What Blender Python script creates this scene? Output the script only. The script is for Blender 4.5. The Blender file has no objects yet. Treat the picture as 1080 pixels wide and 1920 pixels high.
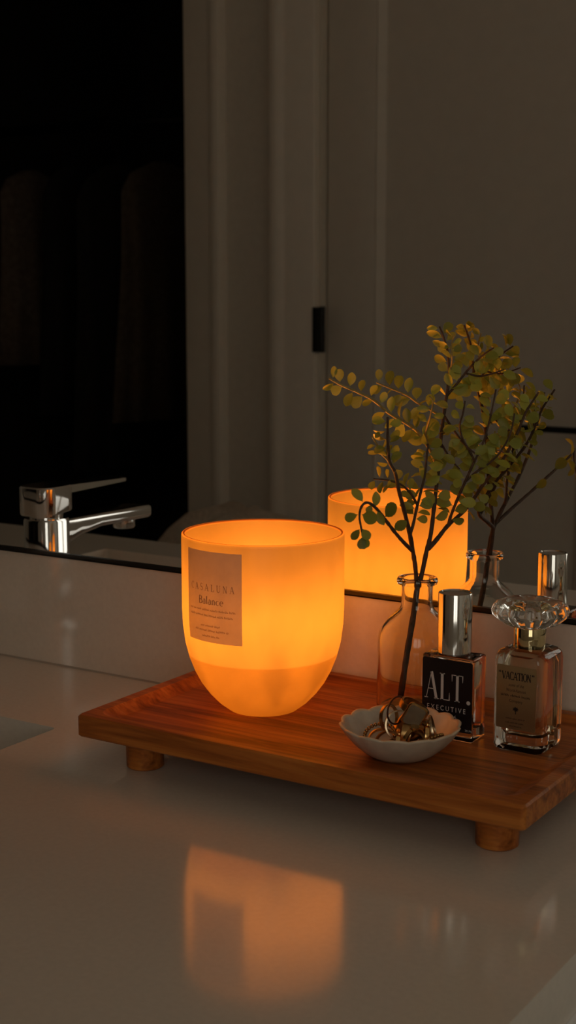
import bpy, bmesh, math, random
from mathutils import Vector, Matrix

# ------------------------------------------------------------------ scene, camera, light
scene = bpy.context.scene
COL = scene.collection
PI = math.pi

CAM_YAW = math.radians(32.3)
CAM_PITCH = math.atan(420.0 / 2680.0)
cam_data = bpy.data.cameras.new('camera')
cam = bpy.data.objects.new('camera', cam_data)
COL.objects.link(cam)
cam.location = (0.0, -0.84, 0.2985)
cam.rotation_euler = (PI / 2 - CAM_PITCH, 0, CAM_YAW)
cam_data.sensor_fit = 'VERTICAL'
cam_data.sensor_height = 36.0
cam_data.sensor_width = 36.0
cam_data.lens = 2680.0 / 1920.0 * 36.0
cam_data.clip_start = 0.01
cam_data.dof.use_dof = True
cam_data.dof.focus_distance = 0.90
cam_data.dof.aperture_fstop = 16.0
scene.camera = cam

SKY_STRENGTH = 1.75
FLAME_POWER = 0.70
world = bpy.data.worlds.new('dusk_sky')
scene.world = world
world.use_nodes = True
wn = world.node_tree.nodes
wn['Background'].inputs[0].default_value = (1.0, 0.94, 0.81, 1)
wn['Background'].inputs[1].default_value = SKY_STRENGTH

# unseen window added in the door wall behind the camera to let daylight in
WIN = dict(x0=0.05, x1=0.95, z0=0.05, z1=1.25, y=-1.55)
pl = bpy.data.lights.new('added_window_portal', 'AREA')
pl.shape = 'RECTANGLE'
pl.size = WIN['x1'] - WIN['x0']
pl.size_y = WIN['z1'] - WIN['z0']
pl.cycles.is_portal = True
po = bpy.data.objects.new('added_window_portal', pl)
COL.objects.link(po)
po.location = ((WIN['x0'] + WIN['x1']) / 2, WIN['y'] - 0.14, (WIN['z0'] + WIN['z1']) / 2)
po.rotation_euler = (PI / 2, 0, 0)

scene.view_settings.view_transform = 'Standard'
scene.view_settings.look = 'None'
scene.view_settings.exposure = 0.0
scene.view_settings.gamma = 1.0
scene.view_settings.use_curve_mapping = False
cy = scene.cycles
cy.max_bounces = 20
cy.diffuse_bounces = 8
cy.glossy_bounces = 10
cy.transmission_bounces = 16
cy.transparent_max_bounces = 24
cy.sample_clamp_indirect = 6.0

# ------------------------------------------------------------------ materials
MATS = {}

def new_mat(name):
    m = bpy.data.materials.new(name)
    m.use_nodes = True
    MATS[name] = m
    return m, m.node_tree.nodes, m.node_tree.links, m.node_tree.nodes['Principled BSDF']

def noise_mix(nodes, links, c1, c2, scale=20.0, stretch=(1, 1, 1), detail=4.0, lo=0.35, hi=0.65, coord='Object'):
    tc = nodes.new('ShaderNodeTexCoord')
    mp = nodes.new('ShaderNodeMapping')
    mp.inputs['Scale'].default_value = stretch
    nz = nodes.new('ShaderNodeTexNoise')
    nz.inputs['Scale'].default_value = scale
    nz.inputs['Detail'].default_value = detail
    rp = nodes.new('ShaderNodeValToRGB')
    rp.color_ramp.elements[0].position = lo
    rp.color_ramp.elements[1].position = hi
    rp.color_ramp.elements[0].color = (*c1, 1)
    rp.color_ramp.elements[1].color = (*c2, 1)
    links.new(tc.outputs[coord], mp.inputs['Vector'])
    links.new(mp.outputs['Vector'], nz.inputs['Vector'])
    links.new(nz.outputs['Fac'], rp.inputs['Fac'])
    return rp.outputs['Color'], nz.outputs['Fac']

def simple(name, c, rough=0.5, metal=0.0, var=0.06, scale=30.0, bump=0.0, spec=0.5, stretch=(1, 1, 1), coat=0.0):
    m, n, l, b = new_mat(name)
    c1 = tuple(max(0, x * (1 - var)) for x in c)
    c2 = tuple(min(1, x * (1 + var)) for x in c)
    col, fac = noise_mix(n, l, c1, c2, scale, stretch)
    l.new(col, b.inputs['Base Color'])
    b.inputs['Roughness'].default_value = rough
    b.inputs['Metallic'].default_value = metal
    b.inputs['Specular IOR Level'].default_value = spec
    b.inputs['Coat Weight'].default_value = coat
    b.inputs['Coat Roughness'].default_value = 0.08
    if bump:
        bp = n.new('ShaderNodeBump')
        bp.inputs['Strength'].default_value = bump
        bp.inputs['Distance'].default_value = 0.001
        l.new(fac, bp.inputs['Height'])
        l.new(bp.outputs['Normal'], b.inputs['Normal'])
    return m

simple('wall_paint', (0.77, 0.73, 0.655), 0.6, var=0.03, scale=60, bump=0.05)
simple('trim_paint', (0.88, 0.83, 0.75), 0.38, var=0.02, scale=40)
simple('door_paint', (0.77, 0.73, 0.66), 0.45, var=0.02, scale=40)
simple('ceiling_paint', (0.75, 0.73, 0.7), 0.8, var=0.02)
simple('floor_tile', (0.45, 0.40, 0.34), 0.4, var=0.1, scale=8)
simple('closet_shade', (0.025, 0.023, 0.02), 0.9, var=0.1)  # closet's deep shade put into a near-black wall colour
simple('cloth_brown', (0.13, 0.10, 0.07), 0.95, var=0.2, scale=80)
simple('cloth_black', (0.015, 0.014, 0.013), 0.95, var=0.2, scale=80)
simple('cloth_tan', (0.17, 0.13, 0.10), 0.95, var=0.2, scale=80)
simple('towel_grey', (0.58, 0.50, 0.41), 0.95, var=0.15, scale=150, bump=0.6)
simple('wicker', (0.25, 0.17, 0.1), 0.8, var=0.3, scale=90)
simple('black_metal', (0.012, 0.012, 0.012), 0.4, metal=0.6, var=0.1)
simple('mirror_channel', (0.05, 0.045, 0.04), 0.35, metal=0.9, var=0.1)
simple('quartz', (0.72, 0.655, 0.56), 0.11, var=0.025, scale=300, spec=0.9, coat=0.0)
MATS['quartz'].node_tree.nodes['Principled BSDF'].inputs['IOR'].default_value = 1.6
simple('caulk', (0.42, 0.37, 0.31), 0.6, var=0.05)
simple('porcelain', (0.80, 0.80, 0.78), 0.12, var=0.01)
simple('cabinet_paint', (0.45, 0.42, 0.38), 0.45, var=0.02)
simple('chrome', (0.80, 0.80, 0.80), 0.06, metal=1.0, var=0.01)
simple('cap_silver', (0.78, 0.77, 0.74), 0.10, metal=1.0, var=0.02)
simple('gold', (0.68, 0.43, 0.17), 0.22, metal=1.0, var=0.05, scale=200)
simple('gold_old', (0.42, 0.25, 0.095), 0.28, metal=1.0, var=0.12, scale=300)
simple('silver_old', (0.50, 0.38, 0.24), 0.26, metal=1.0, var=0.08, scale=300)
simple('gold_collar', (0.72, 0.60, 0.34), 0.07, metal=1.0, var=0.02)
simple('ceramic', (0.58, 0.51, 0.40), 0.35, var=0.08, scale=120, bump=0.08)
simple('wire_dark', (0.10, 0.045, 0.025), 0.35, metal=0.8, var=0.1)
simple('ceramic_edge', (0.66, 0.50, 0.34), 0.4, var=0.1, scale=200)
simple('print_white', (0.62, 0.60, 0.58), 0.6, var=0.03)
simple('print_dark', (0.015, 0.008, 0.006), 0.6, var=0.05)
simple('print_brown', (0.40, 0.24, 0.13), 0.8, var=0.05)
simple('label_black', (0.010, 0.007, 0.008), 0.42, var=0.2, scale=60, spec=0.35)
simple('wick_black', (0.02, 0.015, 0.01), 0.9)
simple('stone_brown', (0.16, 0.12, 0.075), 0.45, var=0.15, scale=150)
simple('bark', (0.070, 0.036, 0.018), 0.7, var=0.35, scale=250, bump=0.3)
simple('twig_green', (0.26, 0.19, 0.055), 0.6, var=0.2, scale=250)
simple('pump_tube', (0.75, 0.73, 0.7), 0.3, var=0.02)

# mirror silvering
m, n, l, b = new_mat('mirror_silver')
col, _ = noise_mix(n, l, (0.88, 0.885, 0.88), (0.9, 0.9, 0.895), 2.0)
l.new(col, b.inputs['Base Color'])
b.inputs['Metallic'].default_value = 1.0
b.inputs['Roughness'].default_value = 0.0

# oiled acacia: grain runs along x
m, n, l, b = new_mat('acacia')
tc = n.new('ShaderNodeTexCoord')
mp = n.new('ShaderNodeMapping')
mp.inputs['Scale'].default_value = (5, 55, 55)
nz = n.new('ShaderNodeTexNoise'); nz.inputs['Scale'].default_value = 1.6; nz.inputs['Detail'].default_value = 6; nz.inputs['Distortion'].default_value = 1.2
mp2 = n.new('ShaderNodeMapping'); mp2.inputs['Scale'].default_value = (14, 420, 420)
nf = n.new('ShaderNodeTexNoise'); nf.inputs['Scale'].default_value = 1.0; nf.inputs['Detail'].default_value = 3
rp = n.new('ShaderNodeValToRGB')
e = rp.color_ramp.elements
e[0].position = 0.30; e[0].color = (0.19, 0.052, 0.009, 1)
e[1].position = 0.72; e[1].color = (0.60, 0.22, 0.045, 1)
x = e.new(0.52); x.color = (0.45, 0.135, 0.024, 1)
mx = n.new('ShaderNodeMix'); mx.data_type = 'RGBA'; mx.blend_type = 'MULTIPLY'
mx.inputs[0].default_value = 0.55
rf = n.new('ShaderNodeValToRGB')
rf.color_ramp.elements[0].position = 0.35; rf.color_ramp.elements[0].color = (0.55, 0.5, 0.48, 1)
rf.color_ramp.elements[1].position = 0.55; rf.color_ramp.elements[1].color = (1, 1, 1, 1)
l.new(tc.outputs['Object'], mp.inputs[0]); l.new(tc.outputs['Object'], mp2.inputs[0])
l.new(mp.outputs[0], nz.inputs['Vector']); l.new(mp2.outputs[0], nf.inputs['Vector'])
l.new(nz.outputs['Fac'], rp.inputs[0]); l.new(nf.outputs['Fac'], rf.inputs[0])
l.new(rp.outputs[0], mx.inputs[6]); l.new(rf.outputs[0], mx.inputs[7])
l.new(mx.outputs[2], b.inputs['Base Color'])
b.inputs['Roughness'].default_value = 0.38
b.inputs['Specular IOR Level'].default_value = 0.25
bp = n.new('ShaderNodeBump'); bp.inputs['Strength'].default_value = 0.25; bp.inputs['Distance'].default_value = 0.0006
l.new(nf.outputs['Fac'], bp.inputs['Height']); l.new(bp.outputs[0], b.inputs['Normal'])

def glass(name, c=(1, 1, 1), ior=1.47, rough=0.0):
    m, n, l, b = new_mat(name)
    col, _ = noise_mix(n, l, tuple(x * 0.985 for x in c), c, 40)
    l.new(col, b.inputs['Base Color'])
    b.inputs['Transmission Weight'].default_value = 1.0
    b.inputs['Roughness'].default_value = rough
    b.inputs['IOR'].default_value = ior
    return m

glass('clear_glass', (0.97, 0.98, 0.96), 1.46)
glass('vase_glass', (0.965, 0.975, 0.95), 1.40)
glass('perfume_inside', (0.985, 0.95, 0.88), 0.932)
glass('perfume_inside_tan', (0.95, 0.88, 0.74), 0.932)

# frosted candle vessel: the outer skin scatters, the inner skin is clear with soot streaks
def vessel_mat(name, inner):
    m, n, l, b = new_mat(name)
    out = n['Material Output']
    tr = n.new('ShaderNodeBsdfTranslucent')
    df = n.new('ShaderNodeBsdfDiffuse')
    mix = n.new('ShaderNodeMixShader')
    if not inner:
        col, fac = noise_mix(n, l, (0.163, 0.135, 0.068), (0.178, 0.148, 0.076), 28, detail=5)
        mix.inputs[0].default_value = 0.52
        l.new(col, tr.inputs[0]); l.new(col, df.inputs[0])
        l.new(df.outputs[0], mix.inputs[1]); l.new(tr.outputs[0], mix.inputs[2])
        gl = n.new('ShaderNodeBsdfGlossy'); gl.inputs['Roughness'].default_value = 0.42
        m2 = n.new('ShaderNodeMixShader'); m2.inputs[0].default_value = 0.03
        l.new(mix.outputs[0], m2.inputs[1]); l.new(gl.outputs[0], m2.inputs[2])
        l.new(m2.outputs[0], out.inputs[0])
    else:
        tp = n.new('ShaderNodeBsdfTransparent'); tp.inputs[0].default_value = (0.99, 0.95, 0.86, 1)
        col, fac = noise_mix(n, l, (0.18, 0.18, 0.18), (0.33, 0.33, 0.33), 55, (1, 1, 0.35), 6, 0.40, 0.72)
        df.inputs[0].default_value = (0.26, 0.20, 0.10, 1)
        tr.inputs[0].default_value = (0.26, 0.20, 0.10, 1)
        mix.inputs[0].default_value = 0.5
        l.new(df.outputs[0], mix.inputs[1]); l.new(tr.outputs[0], mix.inputs[2])
        m2 = n.new('ShaderNodeMixShader')
        l.new(col, m2.inputs[0])
        l.new(tp.outputs[0], m2.inputs[1]); l.new(mix.outputs[0], m2.inputs[2])
        l.new(m2.outputs[0], out.inputs[0])
    return m

vessel_mat('vessel_outer', False)
vessel_mat('vessel_inner', True)
m, n, l, b = new_mat('vessel_rim')
tr = n.new('ShaderNodeBsdfTranslucent'); df = n.new('ShaderNodeBsdfDiffuse'); mix = n.new('ShaderNodeMixShader')
col, _ = noise_mix(n, l, (0.30, 0.17, 0.07), (0.36, 0.20, 0.08), 60)
l.new(col, tr.inputs[0]); l.new(col, df.inputs[0])
l.new(df.outputs[0], mix.inputs[1]); l.new(tr.outputs[0], mix.inputs[2]); l.new(mix.outputs[0], n['Material Output'].inputs[0])

m, n, l, b = new_mat('wax')
col, _ = noise_mix(n, l, (0.93, 0.84, 0.66), (0.96, 0.88, 0.72), 15)
l.new(col, b.inputs['Base Color'])
b.inputs['Subsurface Weight'].default_value = 1.0
b.inputs['Subsurface Radius'].default_value = (1.0, 0.6, 0.3)
b.inputs['Subsurface Scale'].default_value = 0.05
b.inputs['Roughness'].default_value = 0.4
# soft melted wax lets part of the flame light straight through
tp = n.new('ShaderNodeBsdfTransparent'); tp.inputs[0].default_value = (0.98, 0.90, 0.74, 1)
mix = n.new('ShaderNodeMixShader'); mix.inputs[0].default_value = 0.90
l.new(b.outputs[0], mix.inputs[1]); l.new(tp.outputs[0], mix.inputs[2]); l.new(mix.outputs[0], n['Material Output'].inputs[0])

m, n, l, b = new_mat('flame')
col, _ = noise_mix(n, l, (1.0, 0.50, 0.14), (1.0, 0.56, 0.18), 40)
l.new(col, b.inputs['Emission Color'])
b.inputs['Emission Strength'].default_value = 9.0
b.inputs['Base Color'].default_value = (0, 0, 0, 1)

# paper label on the candle: lets some of the glow through
m, n, l, b = new_mat('label_paper')
out = n['Material Output']
tr = n.new('ShaderNodeBsdfTranslucent'); df = n.new('ShaderNodeBsdfDiffuse'); mix = n.new('ShaderNodeMixShader')
col, _ = noise_mix(n, l, (0.60, 0.54, 0.45), (0.64, 0.58, 0.48), 120)
l.new(col, tr.inputs[0]); l.new(col, df.inputs[0])
mix.inputs[0].default_value = 0.50
l.new(df.outputs[0], mix.inputs[1]); l.new(tr.outputs[0], mix.inputs[2]); l.new(mix.outputs[0], out.inputs[0])

# leaves
def leaf_mat(name, c1, c2):
    m, n, l, b = new_mat(name)
    out = n['Material Output']
    oi = n.new('ShaderNodeObjectInfo')
    col, _ = noise_mix(n, l, c1, c2, 180)
    hs = n.new('ShaderNodeHueSaturation')
    mr = n.new('ShaderNodeMapRange'); mr.inputs[3].default_value = 0.7; mr.inputs[4].default_value = 1.25
    l.new(oi.outputs['Random'], mr.inputs[0]); l.new(mr.outputs[0], hs.inputs['Value'])
    l.new(col, hs.inputs['Color'])
    l.new(hs.outputs[0], b.inputs['Base Color'])
    b.inputs['Roughness'].default_value = 0.5
    tr = n.new('ShaderNodeBsdfTranslucent'); l.new(hs.outputs[0], tr.inputs[0])
    mix = n.new('ShaderNodeMixShader'); mix.inputs[0].default_value = 0.28
    l.new(b.outputs[0], mix.inputs[1]); l.new(tr.outputs[0], mix.inputs[2]); l.new(mix.outputs[0], out.inputs[0])
leaf_mat('leaf_green', (0.23, 0.25, 0.03), (0.38, 0.38, 0.05))

# gold foil label
m, n, l, b = new_mat('foil_label')
col, _ = noise_mix(n, l, (0.46, 0.37, 0.21), (0.50, 0.40, 0.23), 90)
l.new(col, b.inputs['Base Color'])
b.inputs['Metallic'].default_value = 0.85
b.inputs['Roughness'].default_value = 0.28

# thin pane of the added window
m, n, l, b = new_mat('added_window_pane')
out = n['Material Output']
tp = n.new('ShaderNodeBsdfTransparent'); gl = n.new('ShaderNodeBsdfGlossy'); gl.inputs['Roughness'].default_value = 0.0
mix = n.new('ShaderNodeMixShader'); mix.inputs[0].default_value = 0.06
l.new(tp.outputs[0], mix.inputs[1]); l.new(gl.outputs[0], mix.inputs[2]); l.new(mix.outputs[0], out.inputs[0])

# ------------------------------------------------------------------ mesh helpers
def link_mesh(name, bm, mat, parent=None, smooth=False, loc=None):
    bmesh.ops.recalc_face_normals(bm, faces=bm.faces)
    me = bpy.data.meshes.new(name)
    bm.to_mesh(me); bm.free()
    mats = mat if isinstance(mat, (list, tuple)) else [mat]
    for mm in mats:
        me.materials.append(MATS[mm])
    if smooth:
        for p in me.polygons:
            p.use_smooth = True
        if smooth != 'all':
            me.set_sharp_from_angle(angle=math.radians(38 if smooth is True else smooth))
    o = bpy.data.objects.new(name, me)
    COL.objects.link(o)
    if loc: o.location = loc
    if parent: o.parent = parent
    return o

def empty(name, loc, rz=0.0):
    o = bpy.data.objects.new(name, None)
    o.empty_display_size = 0.02
    COL.objects.link(o)
    o.location = loc
    o.rotation_euler = (0, 0, rz)
    return o

def tag(o, label, cat, group=None):
    o['label'] = label; o['category'] = cat
    if group: o['group'] = group
    return o

def structure(o):
    o['kind'] = 'structure'
    return o

def box(bm, x0, x1, y0, y1, z0, z1, bev=0.0, seg=2):
    vs = [bm.verts.new(p) for p in ((x0,y0,z0),(x1,y0,z0),(x1,y1,z0),(x0,y1,z0),(x0,y0,z1),(x1,y0,z1),(x1,y1,z1),(x0,y1,z1))]
    fs = [bm.faces.new([vs[i] for i in q]) for q in ((0,3,2,1),(4,5,6,7),(0,1,5,4),(1,2,6,5),(2,3,7,6),(3,0,4,7))]
    if bev:
        ed = list({e for f in fs for e in f.edges})
        bmesh.ops.bevel(bm, geom=ed, offset=bev, segments=seg, profile=0.5, affect='EDGES')
    return bm

def new_box(*a, **k):
    return box(bmesh.new(), *a, **k)

def lathe(bm, prof, seg=48, rfun=None, close=False, cx=0, cy=0, midx=None):
    """prof: list of (r, z). Open ends with r=0 collapse to a point."""
    rings = []
    for (r, z) in prof:
        if r < 1e-6:
            rings.append([bm.verts.new((cx, cy, z))])
        else:
            ring = []
            for i in range(seg):
                a = 2 * PI * i / seg
                k = rfun(a, r, z) if rfun else (1.0, 0.0)
                ring.append(bm.verts.new((cx + r * k[0] * math.cos(a), cy + r * k[0] * math.sin(a), z + k[1])))
            rings.append(ring)
    pairs = list(zip(rings[:-1], rings[1:]))
    if close: pairs.append((rings[-1], rings[0]))
    for pi_, (A, Bv) in enumerate(pairs):
        mi = midx[pi_] if midx else 0
        for i in range(seg):
            j = (i + 1) % seg
            if len(A) == 1 and len(Bv) == 1: continue
            if len(A) == 1: f = bm.faces.new((A[0], Bv[j], Bv[i]))
            elif len(Bv) == 1: f = bm.faces.new((A[i], A[j], Bv[0]))
            else: f = bm.faces.new((A[i], A[j], Bv[j], Bv[i]))
            f.material_index = mi
    return bm

def catmull(pts, n=5):
    P = [Vector(p) for p in pts]
    P = [P[0] * 2 - P[1]] + P + [P[-1] * 2 - P[-2]]
    out = []
    for i in range(1, len(P) - 2):
        p0, p1, p2, p3 = P[i-1], P[i], P[i+1], P[i+2]
        for k in range(n):
            t = k / n
            out.append(0.5 * ((2*p1) + (p2-p0)*t + (2*p0-5*p1+4*p2-p3)*t*t + (3*p1-p0-3*p2+p3)*t**3))
    out.append(P[-2])
    return out

def tube(bm, pts, r0, r1=None, seg=8, closed=False, radii=None):
    r1 = r0 if r1 is None else r1
    P = [Vector(p) for p in pts]
    N = len(P)
    ref = None
    rings = []
    for i, p in enumerate(P):
        if closed: d = P[(i+1) % N] - P[i-1]
        else: d = P[min(i+1, N-1)] - P[max(i-1, 0)]
        d.normalize()
        if ref is None:
            ref = d.orthogonal().normalized()
        ref = (ref - d * ref.dot(d)).normalized()
        b2 = d.cross(ref)
        t = i / max(1, N - 1)
        r = radii[i] if radii else r0 + (r1 - r0) * t
        rings.append([bm.verts.new(p + (ref * math.cos(a) + b2 * math.sin(a)) * r) for a in [2*PI*k/seg for k in range(seg)]])
    M = N if closed else N - 1
    for i in range(M):
        A, Bv = rings[i], rings[(i+1) % N]
        for k in range(seg):
            bm.faces.new((A[k], A[(k+1) % seg], Bv[(k+1) % seg], Bv[k]))
    if not closed:
        bm.faces.new(list(reversed(rings[0]))); bm.faces.new(rings[-1])
    return bm

def rounded_rect(w, h, r, n=5, cx=0, cy=0):
    pts = []
    for (sx, sy, a0) in ((1, 1, 0), (-1, 1, PI/2), (-1, -1, PI), (1, -1, 1.5*PI)):
        for k in range(n + 1):
            a = a0 + (PI/2) * k / n
            pts.append((cx + sx * (w/2 - r) + r * math.cos(a), cy + sy * (h/2 - r) + r * math.sin(a)))
    return pts

def loft(bm, loops, cap0=True, cap1=True, midx=None):
    """loops: list of lists of 3D points with equal count"""
    rings = [[bm.verts.new(p) for p in lp] for lp in loops]
    n = len(rings[0])
    for k, (A, Bv) in enumerate(zip(rings[:-1], rings[1:])):
        for i in range(n):
            f = bm.faces.new((A[i], A[(i+1) % n], Bv[(i+1) % n], Bv[i]))
            if midx: f.material_index = midx[k]
    if cap0: bm.faces.new(list(reversed(rings[0])))
    if cap1: bm.faces.new(rings[-1])
    return bm

def rr_loft(levels, n=5, cx=0, cy=0):
    """levels: (w, h, r, z)"""
    bm = bmesh.new()
    loft(bm, [[(x, y, z) for x, y in rounded_rect(w, h, r, n, cx, cy)] for (w, h, r, z) in levels])
    return bm

def copy_thing(o, parent=None):
    c = o.copy(); COL.objects.link(c)
    if parent: c.parent = parent
    for ch in list(o.children):
        copy_thing(ch, c)
    return c

# ---- letters drawn as strokes of varying width (unit cap height) -> list of (polyline, widths)
def arc(cx, cy, rx, ry, a0, a1, n=14):
    return [(cx + rx * math.cos(math.radians(a0 + (a1 - a0) * i / n)), cy + ry * math.sin(math.radians(a0 + (a1 - a0) * i / n))) for i in range(n + 1)]

def serif_glyph(ch, T, h):
    """T thick stroke, h hairline; returns strokes and advance"""
    def ser(x, y, w): return ([(x - w/2, y), (x + w/2, y)], [h, h])
    if ch == 'A':
        return [([(0.06, 0), (0.33, 1)], [h, h]), ([(0.34, 1), (0.62, 0)], [T, T]), ([(0.16, 0.36), (0.52, 0.36)], [h, h]), ser(0.06, h/2, 0.2), ser(0.62, h/2, 0.26)], 0.72
    if ch == 'L':
        return [([(0.16, 0), (0.16, 1)], [T, T]), ([(0.06, h/2), (0.56, h/2)], [h, h]), ser(0.16, 1 - h/2, 0.28), ([(0.56, 0), (0.56, 0.3)], [h*1.9, h*0.6])], 0.62
    if ch == 'T':
        return [([(0.32, 0), (0.32, 1)], [T, T]), ([(0.02, 1 - h/2), (0.62, 1 - h/2)], [h, h]), ser(0.32, h/2, 0.28), ([(0.03, 1), (0.03, 0.74)], [h*1.9, h*0.6]), ([(0.61, 1), (0.61, 0.74)], [h*1.9, h*0.6])], 0.66
    if ch == 'V':
        return [([(0.08, 1), (0.35, 0)], [T, T]), ([(0.36, 0), (0.62, 1)], [h, h]), ser(0.08, 1 - h/2, 0.26), ser(0.62, 1 - h/2, 0.2)], 0.68
    if ch == 'I':
        return [([(0.15, 0), (0.15, 1)], [T, T]), ser(0.15, 1 - h/2, 0.28), ser(0.15, h/2, 0.28)], 0.32
    if ch == 'N':
        return [([(0.1, 0), (0.1, 1)], [h, h]), ([(0.1, 1), (0.58, 0)], [T, T]), ([(0.58, 0), (0.58, 1)], [h, h]), ser(0.08, 1 - h/2, 0.2), ser(0.1, h/2, 0.18), ser(0.58, 1 - h/2, 0.18)], 0.68
    if ch in 'OC':
        p = arc(0.34, 0.5, 0.29, 0.5, 0, 360, 28) if ch == 'O' else arc(0.34, 0.5, 0.29, 0.5, 48, 312, 24)
        w = [h + (T - h) * abs((q[0] - 0.34) / 0.29) ** 2 for q in p]
        s = [(p, w)]
        if ch == 'C': s.append(([(0.55, 0.98), (0.54, 0.72)], [h*1.6, h*0.8]))
        return s, 0.68 if ch == 'O' else 0.62
    if ch == 'S':
        p = arc(0.26, 0.74, 0.2, 0.25, 30, 250, 12) + arc(0.26, 0.26, 0.21, 0.26, 80, -150, 12)
        w = [h + (T - h) * (1 - abs(i / (len(p) - 1) - 0.5) * 2) ** 1.2 for i in range(len(p))]
        return [(p, w)], 0.54
    if ch == 'U':
        p = [(0.12, 1), (0.12, 0.34)] + arc(0.34, 0.3, 0.22, 0.3, 180, 360, 12) + [(0.56, 1)]
        w = [T, T] + [T + (h - T) * i / 12 for i in range(13)] + [h]
        return [(p, w), ser(0.12, 1 - h/2, 0.24), ser(0.56, 1 - h/2, 0.2)], 0.68
    if ch == 'B':
        p1 = [(0.1, 1)] + arc(0.26, 0.76, 0.24, 0.24, 90, -90, 10) + [(0.1, 0.52)]
        p2 = [(0.1, 0.52)] + arc(0.28, 0.26, 0.27, 0.26, 90, -90, 10) + [(0.1, 0.0)]
        w = [h] + [h + (T - h) * math.sin(PI * i / 10) for i in range(11)] + [h]
        return [([(0.13, 0), (0.13, 1)], [T, T]), (p1, w), (p2, w)], 0.6
    if ch == 'a':
        return [(arc(0.22, 0.44, 0.14, 0.16, 150, 0, 8) + [(0.36, 0.08), (0.42, 0.02)], [h]*3 + [T]*8), (arc(0.2, 0.17, 0.16, 0.17, 70, 330, 12), [T*0.7]*13)], 0.46
    if ch == 'l':
        return [([(0.1, 0), (0.1, 1.05)], [T, T]), ser(0.1, h/2, 0.2)], 0.22
    if ch == 'n':
        return [([(0.1, 0), (0.1, 0.6)], [T, T]), ([(0.1, 0.42)] + arc(0.25, 0.44, 0.13, 0.16, 150, 0, 8) + [(0.38, 0)], [h]*4 + [T]*7), ser(0.1, h/2, 0.18), ser(0.38, h/2, 0.18)], 0.5
    if ch == 'c':
        p = arc(0.24, 0.3, 0.19, 0.3, 50, 310, 16)
        return [(p, [h + (T - h) * abs((q[0] - 0.24) / 0.19) ** 2 for q in p])], 0.44
    if ch == 'e':
        p = [(0.07, 0.32), (0.42, 0.32)] + arc(0.24, 0.3, 0.19, 0.3, 10, 310, 16)
        return [(p, [h, h] + [h + (T - h) * abs((q[0] - 0.24) / 0.19) ** 2 for q in p[2:]])], 0.46
    return [], 0.3

def strokes_mesh(bm, strokes, ox, oy, sx, sy, warp):
    for p, w in strokes:
        L = []; Rr = []
        n = len(p)
        for i in range(n):
            a = Vector(p[max(i - 1, 0)]); c = Vector(p[min(i + 1, n - 1)])
            d = (c - a)
            if d.length < 1e-9: d = Vector((1, 0))
            d.normalize()
            nn = Vector((-d.y, d.x)) * (w[i] / 2)
            q = Vector(p[i])
            L.append(q + nn); Rr.append(q - nn)
        VL = [bm.verts.new(warp(ox + v.x * sx, oy + v.y * sy)) for v in L]
        VR = [bm.verts.new(warp(ox + v.x * sx, oy + v.y * sy)) for v in Rr]
        for i in range(n - 1):
            bm.faces.new((VR[i], VR[i+1], VL[i+1], VL[i]))

def serif_text(bm, text, x, y, height, T, h, warp, width=None, gap=0.0, center=False):
    adv = 0
    gl = []
    for ch in text:
        s, a = serif_glyph(ch, T, h)
        gl.append((s, adv)); adv += a + gap
    adv -= gap
    sx = height if width is None else width / adv
    if center: x -= adv * sx / 2
    for s, ax in gl:
        strokes_mesh(bm, s, x + ax * sx, y, sx, height, warp)

def sans_text(bm, text, x, y, height, warp, width=None, center=False, shear=0.0):
    cu = bpy.data.curves.new('glyphs', 'FONT')
    cu.body = text; cu.size = 1.0; cu.resolution_u = 3
    cu.shear = shear
    to = bpy.data.objects.new('glyphs', cu)
    COL.objects.link(to)
    dg = bpy.context.evaluated_depsgraph_get()
    me = bpy.data.meshes.new_from_object(to.evaluated_get(dg))
    xs = [v.co.x for v in me.vertices]
    w0 = max(xs) - min(xs); x0 = min(xs)
    k = height / 0.70
    kx = k if width is None else width / w0
    off = x - (w0 * kx / 2 if center else 0)
    vs = [bm.verts.new(warp(off + (v.co.x - x0) * kx, y + v.co.y * k)) for v in me.vertices]
    for p in me.polygons:
        try: bm.faces.new([vs[i] for i in p.vertices])
        except ValueError: pass
    bpy.data.objects.remove(to); bpy.data.curves.remove(cu); bpy.data.meshes.remove(me)

def scribble(bm, x, y, width, height, warp, rng, center=True):
    """a line of print too small to read: strokes in word-like clumps"""
    if center: x -= width / 2
    cx = x
    while cx < x + width - height:
        wl = rng.randint(3, 8)
        for k in range(wl):
            if cx > x + width - height * 0.4: break
            a = height * rng.uniform(0.7, 1.25); w = height * 0.22
            strokes_mesh(bm, [([(0, 0), (0, a)], [w, w]), ([(0, a * rng.uniform(0.3, 0.8)), (height * 0.45, a * rng.uniform(0, 0.8))], [w, w])], cx, y, 1, 1, warp)
            cx += height * 0.7
        cx += height * 0.55

# ------------------------------------------------------------------ the room
ZF, ZC = -0.89, 1.60
XL, XR = -2.75, 1.30
YB, YD = 0.012, -1.55       # mirror wall, door wall
T = 0.12

structure(link_mesh('floor', new_box(XL - T, XR + T, -2.75, YB + T, ZF - 0.05, ZF), 'floor_tile'))
structure(link_mesh('ceiling', new_box(XL - T, XR + T, -2.75, YB + T, ZC, ZC + 0.05), 'ceiling_paint'))
structure(link_mesh('wall_back', new_box(XL - T, XR + T, YB, YB + T, ZF, ZC), 'wall_paint'))
structure(link_mesh('wall_right', new_box(XR, XR + T, YD - T, YB, ZF, ZC), 'wall_paint'))
structure(link_mesh('wall_left', new_box(XL - T, XL, -2.75, YB, ZF, ZC), 'wall_paint'))
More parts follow.
